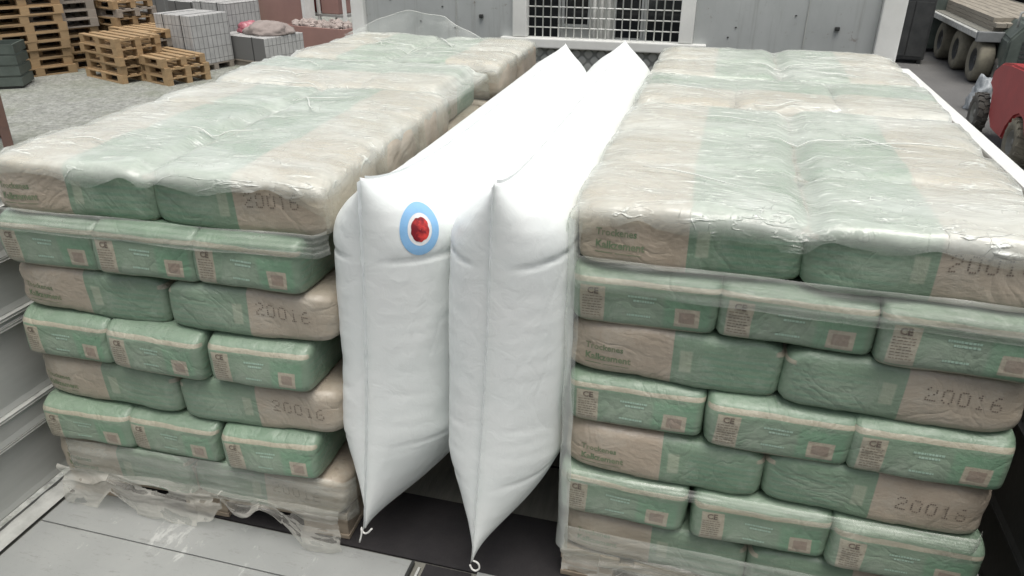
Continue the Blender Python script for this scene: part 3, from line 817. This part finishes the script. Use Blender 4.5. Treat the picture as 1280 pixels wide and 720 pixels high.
# ------------------------------------------------------------ dunnage air bags
def E_(d, r, p=.5):
    t = min(1., max(0., d/r)); return (1-(1-t)**2)**p
def air_bag(xc, xtop, xbot, seed, label, y0, y1, z0, z1, wl, wr):
    root = thing('dunnage_air_bag', label, 'air bag', (xc, y0, 0), 0, 'inflated white bags in the gap')
    Ly, Lz = y1-y0, z1-z0
    def mid(u, v):
        yy = u*Ly; zz = z0+v*Lz
        xe = xbot+(xtop-xbot)*v
        x = xc+(xe-xc)*math.exp(-(yy/.16)**1.4)
        pull = .022*math.sin(math.pi*v)*(1-2*u)*math.exp(-min(u, 1-u)*Ly/.12)
        du = min(u, 1-u)*Ly
        zp = (.030*(1-math.exp(-du/.06)))
        zz = zz - zp*(2*v-1)*abs(2*v-1)**3
        return Vector((x-root.location.x, yy+pull, zz))
    def half(u, v, sg):
        du = min(u, 1-u)*Ly; dt = (1-v)*Lz; db = v*Lz
        w_ = (wl if sg < 0 else wr)
        kf = math.exp(-u*Ly/.16)
        e = E_(du, .125, .62)*(1-(1-min(1, db/.245))**1.35)*E_(dt, .13+.02*kf, .60+.45*kf)
        e *= 1+.02*math.sin(v*9+seed)
        # puckers along the welds
        pk = .0030*math.sin(v*Lz*150+seed+2*math.sin(v*20))*math.exp(-du/.035)*min(1, du/.02)*(.5+.5*nz(v*14, seed))
        pk += .0030*math.sin(u*Ly*130+2*math.sin(u*17))*math.exp(-min(dt, db)/.04)*min(1, min(dt, db)/.02)
        # a few creases
        cr = 0
        for (cu, cv, L, st, amp) in ((.06, .80, .11, .03, .0065), (.02, .42, .035, -.3, .002), (.07, .27, .09, .05, .0035), (.10, .60, .04, .6, .0015)):
            dz = (v-cv-.035*(seed-1)*math.sin(cv*40))*Lz-(st+.15*(seed-1))*(u*Ly-.05); dy = abs(u*Ly-cu)
            cr -= amp*math.exp(-(dz/.0045)**2)*math.exp(-(dy/L)**2)
        nn = .004*nz(u*Ly*6, v*Lz*5, seed+sg)+.0015*nz(u*Ly*22, v*Lz*16, seed+sg)
        m = mid(u, v); return m+Vector((sg*(w_*e+pk*e+(cr+nn)*min(1, e*2)), -.012*e*math.exp(-u*Ly/.1), 0))
    bm = bmesh.new(); NU, NV = 110, 130
    def fu(i): t = i/(NU-1); return .5-.5*math.cos(math.pi*t) if False else (t**1.6*.5*2**1.6*.5*2/2 if t < .5 else 1-((1-t)**1.6*.5*2**1.6*.5*2/2))
    gl = {}
    for sg in (-1, 1):
        g = []
        for j in range(NV):
            v = j/(NV-1); row = []
            for i in range(NU):
                u = fu(i)
                if i in (0, NU-1) or j in (0, NV-1):
                    if (i, j) not in gl: gl[(i, j)] = bm.verts.new(mid(u, v))
                    row.append(gl[(i, j)])
                else: row.append(bm.verts.new(half(u, v, sg)))
            g.append(row)
        for j in range(NV-1):
            for i in range(NU-1):
                q = (g[j][i], g[j][i+1], g[j+1][i+1], g[j+1][i])
                f = bm.faces.new(q if sg > 0 else q[::-1]); f.smooth = True
    bm.normal_update(); bvh = BVHTree.FromBMesh(bm)
    obj('chamber', bm, M['white_bag'], root)
    # flat weld seam standing off the near edge and the top edge
    bm = bmesh.new()
    def fl(u, v):
        vv = .985*v+.008; p = mid(0, vv); return p+Vector((.0015*nz(v*40, u, seed), -.012*u-.002*nz(v*25, 3, seed), 0))
    sheet(bm, 3, 120, fl)
    def ft(u, v):
        uu = .98*v+.01; p = mid(uu, 1); return p+Vector((.002*nz(v*22, 5, seed)*u, 0, .005*u))
    sheet(bm, 3, 90, ft)
    obj('weld_seam', bm, M['weld'], root)
    # tie loop at the bottom corner
    bm = bmesh.new(); c = mid(0, 0)
    pts = [c+Vector((.004, -.004, .012)), c+Vector((.022, -.006, .008)), c+Vector((.028, -.008, -.012)), c+Vector((.016, -.010, -.026)), c+Vector((.002, -.01, -.022)), c+Vector((-.006, -.008, -.006))]
    if seed == 1: pts = [c+Vector((.028, -.004, .012)), c+Vector((.012, -.008, -.008)), c+Vector((-.004, -.008, -.012)), c+Vector((-.012, -.006, .010)), c+Vector((-.010, -.012, -.012)), c+Vector((-.018, -.02, -.05))]
    sm = []
    for i in range(len(pts)-1):
        for t in (0, .33, .66):
            a, b_, c_, d = pts[max(i-1, 0)], pts[i], pts[i+1], pts[min(i+2, len(pts)-1)]
            sm.append(.5*((2*b_)+(c_-a)*t+(2*a-5*b_+4*c_-d)*t*t+(3*b_-a-3*c_+d)*t**3))
    sm.append(pts[-1])
    c2 = c; tube(bm, [c2+(q_-c2)*.62 for q_ in sm], .0021, 8); obj('tie_cord', bm, M['rope'], root)
    return root, bvh
A1, bvA = air_bag(-.315, -.360, -.425, 1, 'white inflated air bag with a round blue and red emblem', -.085, 1.50, .105, .93, .118, .116)
A2, bvB = air_bag(-.105, -.113, -.168, 2, 'plain white inflated air bag without emblem, beside the one with it', -.105, 1.50, .095, .95, .114, .120)
# emblem on the first one: found on its surface, then laid on it
d = (FW + RX*((525-640)/FPX) - UP*((287-360)/FPX)).normalized()
h, n_, _, _ = bvA.ray_cast(EYE-A1.location, d)
if h is not None:
    if n_.dot(d) > 0: n_ = -n_
    ux = Vector((0, 0, 1)).cross(n_).normalized(); uy = n_.cross(ux)
    def disc(r0, r1, jag=0, off=.001):
        bm = bmesh.new(); rings = []
        NR = 6
        for q in range(NR+1):
            ring = []
            for k in range(48):
                a = k*2*math.pi/48; r = r0+(r1-r0)*q/NR
                if jag: r *= 1-jag*(.5+.5*math.sin(a*9))*(.5+.5*math.sin(a*4+1))
                o = h+ux*(r*math.cos(a))+uy*(r*math.sin(a)*1.28)+n_*.06
                hh = bvA.ray_cast(o, -n_)[0] or (o-n_*.06)
                ring.append(bm.verts.new(hh+n_*off))
            rings.append(ring)
        for q in range(NR):
            for k in range(48):
                f = bm.faces.new((rings[q][k], rings[q][(k+1) % 48], rings[q+1][(k+1) % 48], rings[q+1][k])); f.smooth = True
        return bm
    lg = obj('emblem', disc(.024, .0385), M['blue'], A1)
    obj('emblem_ring', disc(.0005, .0238, off=.0008), M['white_print'], lg)
    obj('emblem_centre', disc(.0005, .0185, .10, .0014), M['red_print'], lg)

# ------------------------------------------------------------ the yard behind: pallets and goods
def yard_pallet_mesh(mat):
    bm = bmesh.new()
    for i in range(5): box(bm, -.6, .6, -.4+i*.175, -.3+i*.175, .122, .144)
    for x in (-.6, -.0725, .455): box(bm, x, x+.145, -.4, .4, .1, .1215)
    for x in (-.6, -.0725, .455):
        for y in (-.4, -.05, .3): box(bm, x+.002, x+.143, y, y+.1, .0225, .0995)
    for y in (-.4, -.05, .3): box(bm, -.6, .6, y, y+.1, 0, .022)
    me = bpy.data.meshes.new('yard_pallet'); bm.to_mesh(me); bm.free(); me.materials.append(mat); return me
YP = {k: yard_pallet_mesh(M[k]) for k in ('wood_fresh', 'wood_grey', 'wood_brown')}
CN = {'wood_fresh': 'yellow-brown', 'wood_grey': 'weathered grey', 'wood_brown': 'dark brown'}
NUM = ['bottom', 'second', 'third', 'fourth', 'fifth', 'sixth', 'seventh', 'eighth', 'ninth', 'tenth', 'eleventh', 'twelfth', 'thirteenth', 'fourteenth']
def pstack(p, rz, kinds, name, z0=G):
    for i, k in enumerate(kinds):
        o = bpy.data.objects.new('yard_pallet', YP[k]); COL.objects.link(o)
        o.location = (p[0]+random.uniform(-.03, .03), p[1]+random.uniform(-.03, .03), z0+.005+i*.1445); o.rotation_euler = (0, 0, rz+random.uniform(-.03, .03))
        tag(o, '%s pallet, %s from below in %s' % (CN[k], NUM[i] if i else 'lowest', name), 'pallet', 'empty pallets in ' + name)
F, W_, B_ = 'wood_fresh', 'wood_grey', 'wood_brown'
def gp(px, py, z=G): v = at(px, py, z); return (v.x, v.y)
pstack(gp(-2, 92), R(62), [F, F, F, F, B_, F, B_, B_, B_, W_, W_, W_], 'the stack nearest the rusty beams')
pstack(gp(42, 92), R(62), [F, F, F, F, F, F, F, F, F, F, F, F], 'the tall all-yellow stack')
pstack(gp(84, 84), R(62), [F, F, F, F, F, W_, W_, W_, W_, B_, B_], 'the two-tone stack')
pstack(gp(118, 74), R(-25), [W_, W_, W_, W_, B_, W_, W_, W_, W_, W_, W_], 'the grey stack showing its fork openings')
pstack(gp(160, 96), R(-22), [F, F, F, F, F], 'the low yellow stack near the truck')
pstack(gp(214, 98), R(-22), [F, F, F], 'the lowest yellow stack near the paving')
pstack(gp(160, 76), R(-18), [W_, W_, W_, W_, F, F, W_, F], 'the short mixed stack by the paving')
pstack(gp(196, 84), R(-20), [W_, F, W_, W_, F], 'the low mixed stack amid yellow stacks')
pstack(gp(140, 56), R(-20), [W_, B_, W_, W_, W_, B_, W_, W_, W_], 'the tall grey stack in the back row')
# dark crate at the foot of the stacks
c = gp(6, 108)
t = thing('dark_crate', 'dark slatted crate beside the rusty beams, at the foot of the pallet stacks', 'crate', (c[0], c[1], G), R(30))
for k in range(4):
    bm = bmesh.new(); box(bm, -.35, .35, -.3, -.27, .05+k*.17, .19+k*.17); box(bm, -.35, .35, .27, .3, .05+k*.17, .19+k*.17); box(bm, -.38, -.351, -.3, .3, .05+k*.17, .19+k*.17); box(bm, .351, .38, -.3, .3, .05+k*.17, .19+k*.17)
    obj('slat', bm, M['darkgreen'], t)
bm = bmesh.new(); box(bm, -.34, .34, -.265, .265, 0, .04); obj('base', bm, M['dark'], t)
# leaning rusty beams
for (a, b_, lab) in (((-22, 60), (17, 205), 'long rusty steel beam leaning over the gravel, nearer to the truck'), ((-40, 80), (4, 170), 'shorter rusty steel beam leaning beside the crate')):
    q = at(b_[0], b_[1], G); top = at(a[0], a[1], -.1)
    bm = bmesh.new(); dv = (top-q); L = dv.length
    for (x0, x1, y0, y1) in ((-.05, .05, -.05, -.042), (-.05, .05, .042, .05), (-.004, .004, -.041, .041)): box(bm, x0, x1, y0, y1, 0, L)
    o = obj('steel_beam', bm, M['rust']); o.location = q; o.rotation_euler = dv.to_track_quat('Z', 'Y').to_euler()
    tag(o, lab, 'beam')
# paving stone packs
def pack(px, py, rz, sx, sy, sz, label, z0=G, pal=True):
    p = at(px, py, z0)
    t = thing('paving_pack', label, 'paving stones', (p.x, p.y, z0), rz, 'packs of grey paving stones')
    bm = bmesh.new(); box(bm, -sx/2, sx/2, -sy/2, sy/2, .125, .125+sz, bev=.012); obj('stone_block', bm, M['paving'], t)
    bm = bmesh.new()
    for y in (-.42*sy, 0, .42*sy): box(bm, -sx/2, sx/2, y-.05, y+.05, .0, .099)
    box(bm, -sx/2, sx/2, -sy/2, sy/2, .1, .124); obj('carrier', bm, M['wood_grey'], t)
    bm = bmesh.new()
    for x in (-sx/4, sx/4): box(bm, x-.01, x+.01, -sy/2-.004, sy/2+.004, .12, .128+sz)
    obj('strap', bm, M['dark'], t)
pack(250, 84, R(-15), .95, .85, .85, 'grey paving pack nearest the yellow pallets')
pack(292, 66, R(-15), .95, .85, .9, 'tall grey paving pack behind the front one')
pack(262, 55, R(-15), 1.0, 1.0, .8, 'grey paving pack at the back by the green tarpaulin')
pack(160, 32, R(-15), 1.5, 1.0, .9, 'wide grey paving pack behind the short mixed pallets')
pack(210, 30, R(-15), 1.4, 1.0, .95, 'wide grey paving pack in the back row, middle')
pack(258, 26, R(-15), 1.3, 1.0, .95, 'grey paving pack in the back row by the green tarpaulin')
pack(120, 38, R(-15), 1.0, 1.0, .95, 'grey paving pack in the back row behind the grey stack')
pack(330, 78, R(-15), 1.25, 1.0, .42, 'low pale paving pack below the pink sack')
# pink sack & rubble heap on the low pack
p = at(330, 78, G); 
def blob(name, loc, sc, mat, label, cat, seed, rough_=.25, group=None):
    bm = bmesh.new(); bmesh.ops.create_icosphere(bm, subdivisions=4, radius=1)
    for v in bm.verts:
        n = v.co.copy(); k = 1+rough_*nz(n.x*1.7+seed, n.y*1.7, n.z*1.7)+rough_*.4*nz(n.x*5+seed, n.y*5, n.z*5)
        v.co = Vector((n.x*sc[0]*k, n.y*sc[1]*k, max(n.z, -.35)*sc[2]*k))
        v.co.z = max(v.co.z, -.3*sc[2])
    z = min(v.co.z for v in bm.verts)
    for v in bm.verts: v.co.z -= z
    o = obj(name, bm, mat, smooth=True); o.location = loc; return tag(o, label, cat, group)
blob('plastic_sack', (p.x-.3, p.y+.1, G+.55), (.24, .2, .15), M['pinkbag'], 'pink plastic sack lying on the low pale paving pack', 'sack', 3)
blob('rubble_heap', (p.x+.2, p.y+.0, G+.55), (.46, .36, .17), M['stone'], 'pale lumpy heap beside the pink sack on the low pack', 'heap', 5)
# green tarpaulin covered goods
p = at(310, 48, G)
bm = bmesh.new()
def tf(u, v):
    a = u*2*math.pi; r = 1/max(abs(math.cos(a)), abs(math.sin(a)))**.75
    k = 1-.12*v*v+.05*nz(math.cos(a)*3, math.sin(a)*3, v*4)
    if v > .92: k *= (1-v)/.08
    return Vector((math.cos(a)*r*.42*k, math.sin(a)*r*.38*k, min(v/.92, 1)*1.25+.04*nz(u*8, v*6)))
sheet(bm, 49, 24, tf)
o = obj('covered_goods', bm, M['tarp_green'], smooth=True); o.location = (p.x, p.y, G); tag(o, 'upright goods under a green tarpaulin beside the paving packs', 'tarpaulin')
# pinkish wall
p = at(352, 52, G)
t = thing('yard_wall', 'faded pink brown wall behind the sacks', 'wall', (p.x, p.y, G), R(-12))
bm = bmesh.new(); box(bm, -.9, .75, 0, .25, 0, 2.6); obj('wall_face', bm, M['pink'], t)
bm = bmesh.new(); box(bm, -.95, .8, -.03, .28, 2.605, 2.7); obj('coping', bm, M['conc'], t)
bm = bmesh.new(); box(bm, .755, .84, -.06, .26, 0, 2.6); obj('post', bm, M['white_paint'], t)
# shelf rack with red goods
p = at(412, 50, G)
t = thing('storage_rack', 'open rack with red goods beside the pink brown wall', 'rack', (p.x, p.y, G), R(-12))
for x in (-.75, -.02, .7):
    bm = bmesh.new(); box(bm, x, x+.06, -.3, -.24, 0, 2.4); box(bm, x, x+.06, .3, .36, 0, 2.4); obj('upright', bm, M['white_paint'], t)
for z in (.55, 1.3, 2.05):
    bm = bmesh.new(); box(bm, -.69, .70, -.3, .36, z, z+.05); obj('shelf', bm, M['conc'], t)
ct = Vector((p.x, p.y, G)); rm = Matrix.Rotation(R(-12), 3, 'Z')
for i, (x, z, m_, lb) in enumerate(((-.45, .6, 'red_goods', 'red box on the lower shelf by the pink brown wall'), (.3, .6, 'pink', 'dull pink box on the lower shelf of the rack'), (-.4, 1.35, 'red_goods', 'red box on the middle shelf, wall side'), (.35, 1.35, 'red_goods', 'red box on the middle shelf, headboard side'))):
    bm = bmesh.new(); box(bm, -.24, .24, -.24, .24, 0, .5, bev=.02); box(bm, -.25, .25, -.25, .25, .35, .39, bev=.005)
    o = obj('goods_box', bm, M[m_]); q = ct+rm @ Vector((x, 0, 0)); o.location = (q.x, q.y, G+z+.002); o.rotation_euler = (0, 0, R(-12)); tag(o, lb, 'box')
p = at(412, 62, G)
t = thing('rubble_bin', 'low bin of pale rubble in front of the rack of red goods', 'bin', (p.x, p.y, G), R(-12))
bm = bmesh.new()
for a in ((-.8, .8, -.45, -.40), (-.8, .8, .40, .45), (-.8, -.75, -.399, .399), (.75, .8, -.399, .399)): box(bm, *a, 0, .5)
box(bm, -.75, .75, -.4, .4, 0, .05); obj('bin_wall', bm, M['pink'], t)
bm = bmesh.new(); rs = random.Random(5)
for k in range(90):
    c = Vector((rs.uniform(-.68, .68), rs.uniform(-.34, .34), .42+rs.uniform(0, .12))); n0 = len(bm.verts)
    r = bmesh.ops.create_icosphere(bm, subdivisions=1, radius=rs.uniform(.05, .1), matrix=Matrix.Translation(c))
    for v in r['verts']: v.co += Vector((rs.uniform(-1, 1), rs.uniform(-1, 1), rs.uniform(-1, 1)))*.02
o = obj('rubble', bm, M['stone'], t); o['kind'] = 'stuff'
# far wall of the yard
bm = bmesh.new(); box(bm, -45, -6.5, 27, 27.4, 0, 4.5); box(bm, -45, -6.5, 26.95, 27.45, 4.505, 4.7)
o = obj('yard_boundary_wall', bm, M['conc']); o.location = (0, 0, G); tag(o, 'long grey wall closing the yard behind the paving packs', 'wall')

bm = bmesh.new(); box(bm, -9, 9, -7.4, -7, 0, 5.2); box(bm, -9.1, 9.1, -7.45, -6.95, 5.205, 5.4)  # unseen wall added behind the camera to cut light on the bag fronts
o = obj('added_shade_wall', bm, M['dwall']); o.location = (0, 0, G); tag(o, 'unseen dark wall added behind the truck to shade the load', 'wall')

# ------------------------------------------------------------ right side: trailer, planks, forklift, warehouse
def wheel(parent, x, y, z, r, wd, tyre, rim, seg=32, lug=False, name='wheel'):
    e = bpy.data.objects.new(name, None); COL.objects.link(e); e.parent = parent; e.location = (x, y, z)
    bm = bmesh.new(); lathe(bm, [(-wd*.42, r*.52), (-wd*.5, r*.62), (-wd*.5, r*.86), (-wd*.38, r*.97), (wd*.38, r*.97), (wd*.5, r*.86), (wd*.5, r*.62), (wd*.42, r*.52), (-wd*.42, r*.52)], seg)
    if lug:
        for k in range(16):
            a = k*2*math.pi/16
            for s in (-1, 1):
                aa = a+(.1 if s > 0 else -.1)
                m = Matrix.Rotation(aa, 4, 'X') @ Matrix.Translation((s*wd*.22, 0, r*.975)) @ Matrix.Rotation(s*.35, 4, 'Z')
                box(bm, -wd*.24, wd*.24, -r*.07, r*.07, -.02, r*.05, mat=m)
    obj('tyre', bm, tyre, e)
    bm = bmesh.new(); lathe(bm, [(-wd*.40, r*.55), (-wd*.44, r*.50), (-wd*.2, r*.44), (-wd*.12, r*.2), (-wd*.34, r*.16), (-wd*.34, .001)], 24)
    for k in range(8):
        a = k*math.pi/4; lathe(bm, [(-wd*.22, .001), (-wd*.22, r*.03), (-wd*.1, r*.03)], 6, 'X', (0, r*.31*math.cos(a), r*.31*math.sin(a)))
    obj('rim', bm, rim, e)
TX = 4.4
tr = thing('flatbed_trailer', 'parked flatbed trailer with dusty wheels and pale side beam beyond the forklift', 'trailer', (TX, 12, G))
def tb(name, a, m, bev=.01):
    bm = bmesh.new(); box(bm, *a, bev=bev); return obj(name, bm, M[m], tr)
tb('side_beam', (-.02, .06, 1.55, 9.5, .74, .84), 'alu_light'); tb('deck', (.061, 2.3, 1.55, 9.5, .76, .85), 'bed'); tb('end_beam', (-.02, 2.3, 1.45, 1.549, .70, .86), 'grey')
tb('frame_beam', (.5, .65, 1.6, 9.4, .5, .75), 'dark'); tb('frame_beam', (1.6, 1.75, 1.6, 9.4, .5, .75), 'dark')
for y in (1.75, 2.95, 4.15, 6.2, 7.5):
    wheel(tr, .2, y, .37, .37, .26, M['tread'], M['dark']); wheel(tr, 2.05, y, .37, .37, .26, M['tyre'], M['rim'])
for y in (5.2, 8.5): tb('stake_post', (-.03, .05, y, y+.08, .2, 2.4), 'grey')
tb('tool_box', (.02, .5, 5.0, 5.7, .2, .7), 'grey')
# planks on the trailer
for i in range(3):
    bm = bmesh.new()
    for k in range(7): box(bm, .25+k*.17, .405+k*.17, 1.7+random.uniform(-.15, .15), 5.4+random.uniform(-.2, .2), 0, .065)
    o = obj('plank_layer', bm, M['plank'])
    o.location = (TX, 12, G+.853+i*.07); tag(o, '%s layer of long planks lying on the parked trailer' % ['lowest', 'middle', 'top'][i], 'planks', 'plank layers on the trailer')
blob('crumpled_tarp', (5.0, 13.1, G+.35), (.26, .26, .22), M['wtarp'], 'pale crumpled tarp bundle in front of the trailer end', 'tarp', 9, .5)
blob('sacking_bundle', (4.05, 11.4, G), (.16, .2, .34), M['bluewhite'], 'blue and white sacking bundle standing before the trailer wheels', 'bundle', 12, .5)
# forklift
fk = thing('forklift', 'red forklift with muddy wheels parked beyond the white side rail', 'forklift', (3.66, 8.30, G), R(-3))
def fb(name, a, m, bev=.03, parent=fk):
    bm = bmesh.new(); box(bm, *a, bev=bev); return obj(name, bm, M[m], parent)
bm = bmesh.new()
side = [(-.45, .40), (-.5, .7), (-.42, 1.0), (.0, 1.06), (.85, 1.02), (1.25, .97), (1.5, .84), (1.53, .66), (1.34, .60), (1.22, .32), (1.0, .20), (.5, .2), (.42, .36), (.25, .52), (.08, .58), (-.1, .56), (-.27, .44), (-.33, .40)]
a = [bm.verts.new((-.10, y, z)) for y, z in side]; b_ = [bm.verts.new((1.25, y, z)) for y, z in side]
for i in range(len(side)): bm.faces.new((a[i], a[(i+1) % len(side)], b_[(i+1) % len(side)], b_[i]))
bm.faces.new(a); bm.faces.new(list(reversed(b_))); bmesh.ops.recalc_face_normals(bm, faces=bm.faces)
bmesh.ops.bevel(bm, geom=list(bm.edges), offset=.025, segments=2, affect='EDGES')
obj('body', bm, M['red'], fk)
for x in (.06, 1.22):
    wheel(fk, x-.06, .08, .27, .27, .24, M['tread'], M['rim'], lug=True); wheel(fk, x-.18, 1.62, .26, .26, .14, M['tyre'], M['rim'], lug=True)
fb('seat', (.45, .85, .25, .7, 1.0, 1.12), 'dark'); fb('seat_back', (.45, .85, .2, .29, 1.13, 1.5), 'dark')
bm = bmesh.new()
for x in (.2, 1.12):
    tube(bm, [(x, -.1, 1.0), (x, .05, 2.0), (x, 1.15, 2.05), (x, 1.4, .95)], .035, 8)
for y in (.15, .35, .55, .75, .95, 1.12): box(bm, .2, 1.12, y, y+.03, 2.0, 2.04)
obj('overhead_guard', bm, M['dark'], fk)
fb('hood', (.15, 1.2, -.35, .2, 1.03, 1.22), 'grey')
fb('dashboard', (.3, 1.0, 1.2, 1.38, .60, 1.15), 'dark')
bm = bmesh.new()
for x in (.38, .86): box(bm, x, x+.1, 1.62, 1.78, .08, 2.3, bev=.008)
for z in (.3, 1.1, 2.2): box(bm, .481, .859, 1.66, 1.74, z, z+.08)
obj('mast', bm, M['dark'], fk)
fb('fork_carriage', (.25, 1.1, 1.80, 1.86, .15, .55), 'dark', .01)
for x in (.35, .88): fb('fork', (x, x+.1, 1.87, 2.95, .06, .1), 'dark', .008)
fb('headlight', (.12, .2, -.50, -.44, .8, .88), 'white_paint', .015); fb('headlight', (1.1, 1.18, -.50, -.44, .8, .88), 'white_paint', .015)
bm = bmesh.new(); lathe(bm, [(0, .15), (.02, .17), (.04, .15), (.02, .13), (0, .15)], 20, 'Z', (.65, 1.1, 1.3)); obj('steering_wheel', bm, M['dark'], fk)
p = at(1284, 112, G)
t = thing('compressor', 'dark green grey machine with a chamfered hood standing behind the red forklift', 'machine', (p.x, p.y, G), R(-8))
bm = bmesh.new(); prism(bm, [(-.55, .28), (.9, .28), (.9, .85), (.75, 1.08), (-.35, 1.08), (-.55, .82)], -.5, .6)
bmesh.ops.bevel(bm, geom=list(bm.edges), offset=.04, segments=3, affect='EDGES'); obj('hood', bm, M['darkgreen'], t)
bm = bmesh.new()
for k in range(6): box(bm, -.35, .3, -.515, -.499, .42+k*.07, .46+k*.07)
obj('vent_grille', bm, M['dark'], t)
bm = bmesh.new(); tube(bm, [(-.45, -.3, 1.0), (-.45, -.3, 1.22), (-.2, -.3, 1.3), (.5, -.3, 1.3), (.75, -.3, 1.22), (.75, -.3, 1.0)], .02, 8); obj('lifting_bar', bm, M['alu_light'], t)
for x in (-.5, .78): wheel(t, x, 0, .24, .24, .14, M['tyre'], M['rim'])
bm = bmesh.new(); tube(bm, [(-.3, -.52, .3), (-.5, -1.0, .22), (-.55, -1.3, .2)], .03, 8); obj('tow_bar', bm, M['dark'], t)
# dark crates and barrels by the truck side, far away
for i, (px, py, hh, lb) in enumerate(((1128, 62, 1.2, 'upright grey green steel cabinet nearest the headboard post'), (1150, 48, 1.5, 'tall dark green steel cabinet between the headboard post and trailer'))):
    p = at(px, py+14, G)
    t = thing('steel_cabinet', lb, 'cabinet', (p.x, p.y, G), R(-10))
    bm = bmesh.new(); box(bm, -.35, .35, -.3, .3, .08, hh, bev=.02); obj('cabinet_body', bm, M['darkgreen' if i else 'dark'], t)
    bm = bmesh.new(); box(bm, -.31, -.01, -.32, -.301, .14, hh-.06, bev=.005); obj('door', bm, M['darkgreen' if i else 'dark'], t)
    bm = bmesh.new(); box(bm, .01, .31, -.32, -.301, .14, hh-.06, bev=.005); obj('door', bm, M['darkgreen' if i else 'dark'], t)
    for x in (-.3, .24):
        bm = bmesh.new(); box(bm, x, x+.06, -.25, -.19, 0, .079); box(bm, x, x+.06, .19, .25, 0, .079); obj('leg', bm, M['dark'], t)
# warehouse
t = thing('warehouse', 'warehouse with a wide dark open front behind the trailer', 'building', (7.0, 19.5, G))
bm = bmesh.new(); box(bm, -.9, 22, 7, 7.3, 0, 6); box(bm, 21.7, 22, -1, 6.99, 0, 6); obj('wall', bm, M['dwall'], t)
bm = bmesh.new(); box(bm, -.9, -.6, 0, 6.99, 0, 6); obj('wall', bm, M['dwall'], t)
bm = bmesh.new(); box(bm, -1.2, 22.3, -1.4, 7.6, 6.01, 6.3); obj('roof', bm, M['grey'], t)
for x in (3.2, 8.5, 14): 
    bm = bmesh.new(); box(bm, x, x+.3, -1.2, -.9, 0, 6.0, bev=.01); obj('column', bm, M['grey'], t)
t2 = thing('drive_in_rack', 'tall dark rack standing inside the open warehouse', 'rack', (9.2, 21.5, G))
for x in (-1.2, .6, 2.4):
    bm = bmesh.new(); box(bm, x, x+.1, -.5, -.4, 0, 4); box(bm, x, x+.1, .6, .7, 0, 4); obj('upright', bm, M['darkgreen'], t2)
for z in (.6, 1.9, 3.2):
    bm = bmesh.new(); box(bm, -1.2, 2.5, -.39, .59, z, z+.1); obj('shelf', bm, M['darkgreen'], t2)
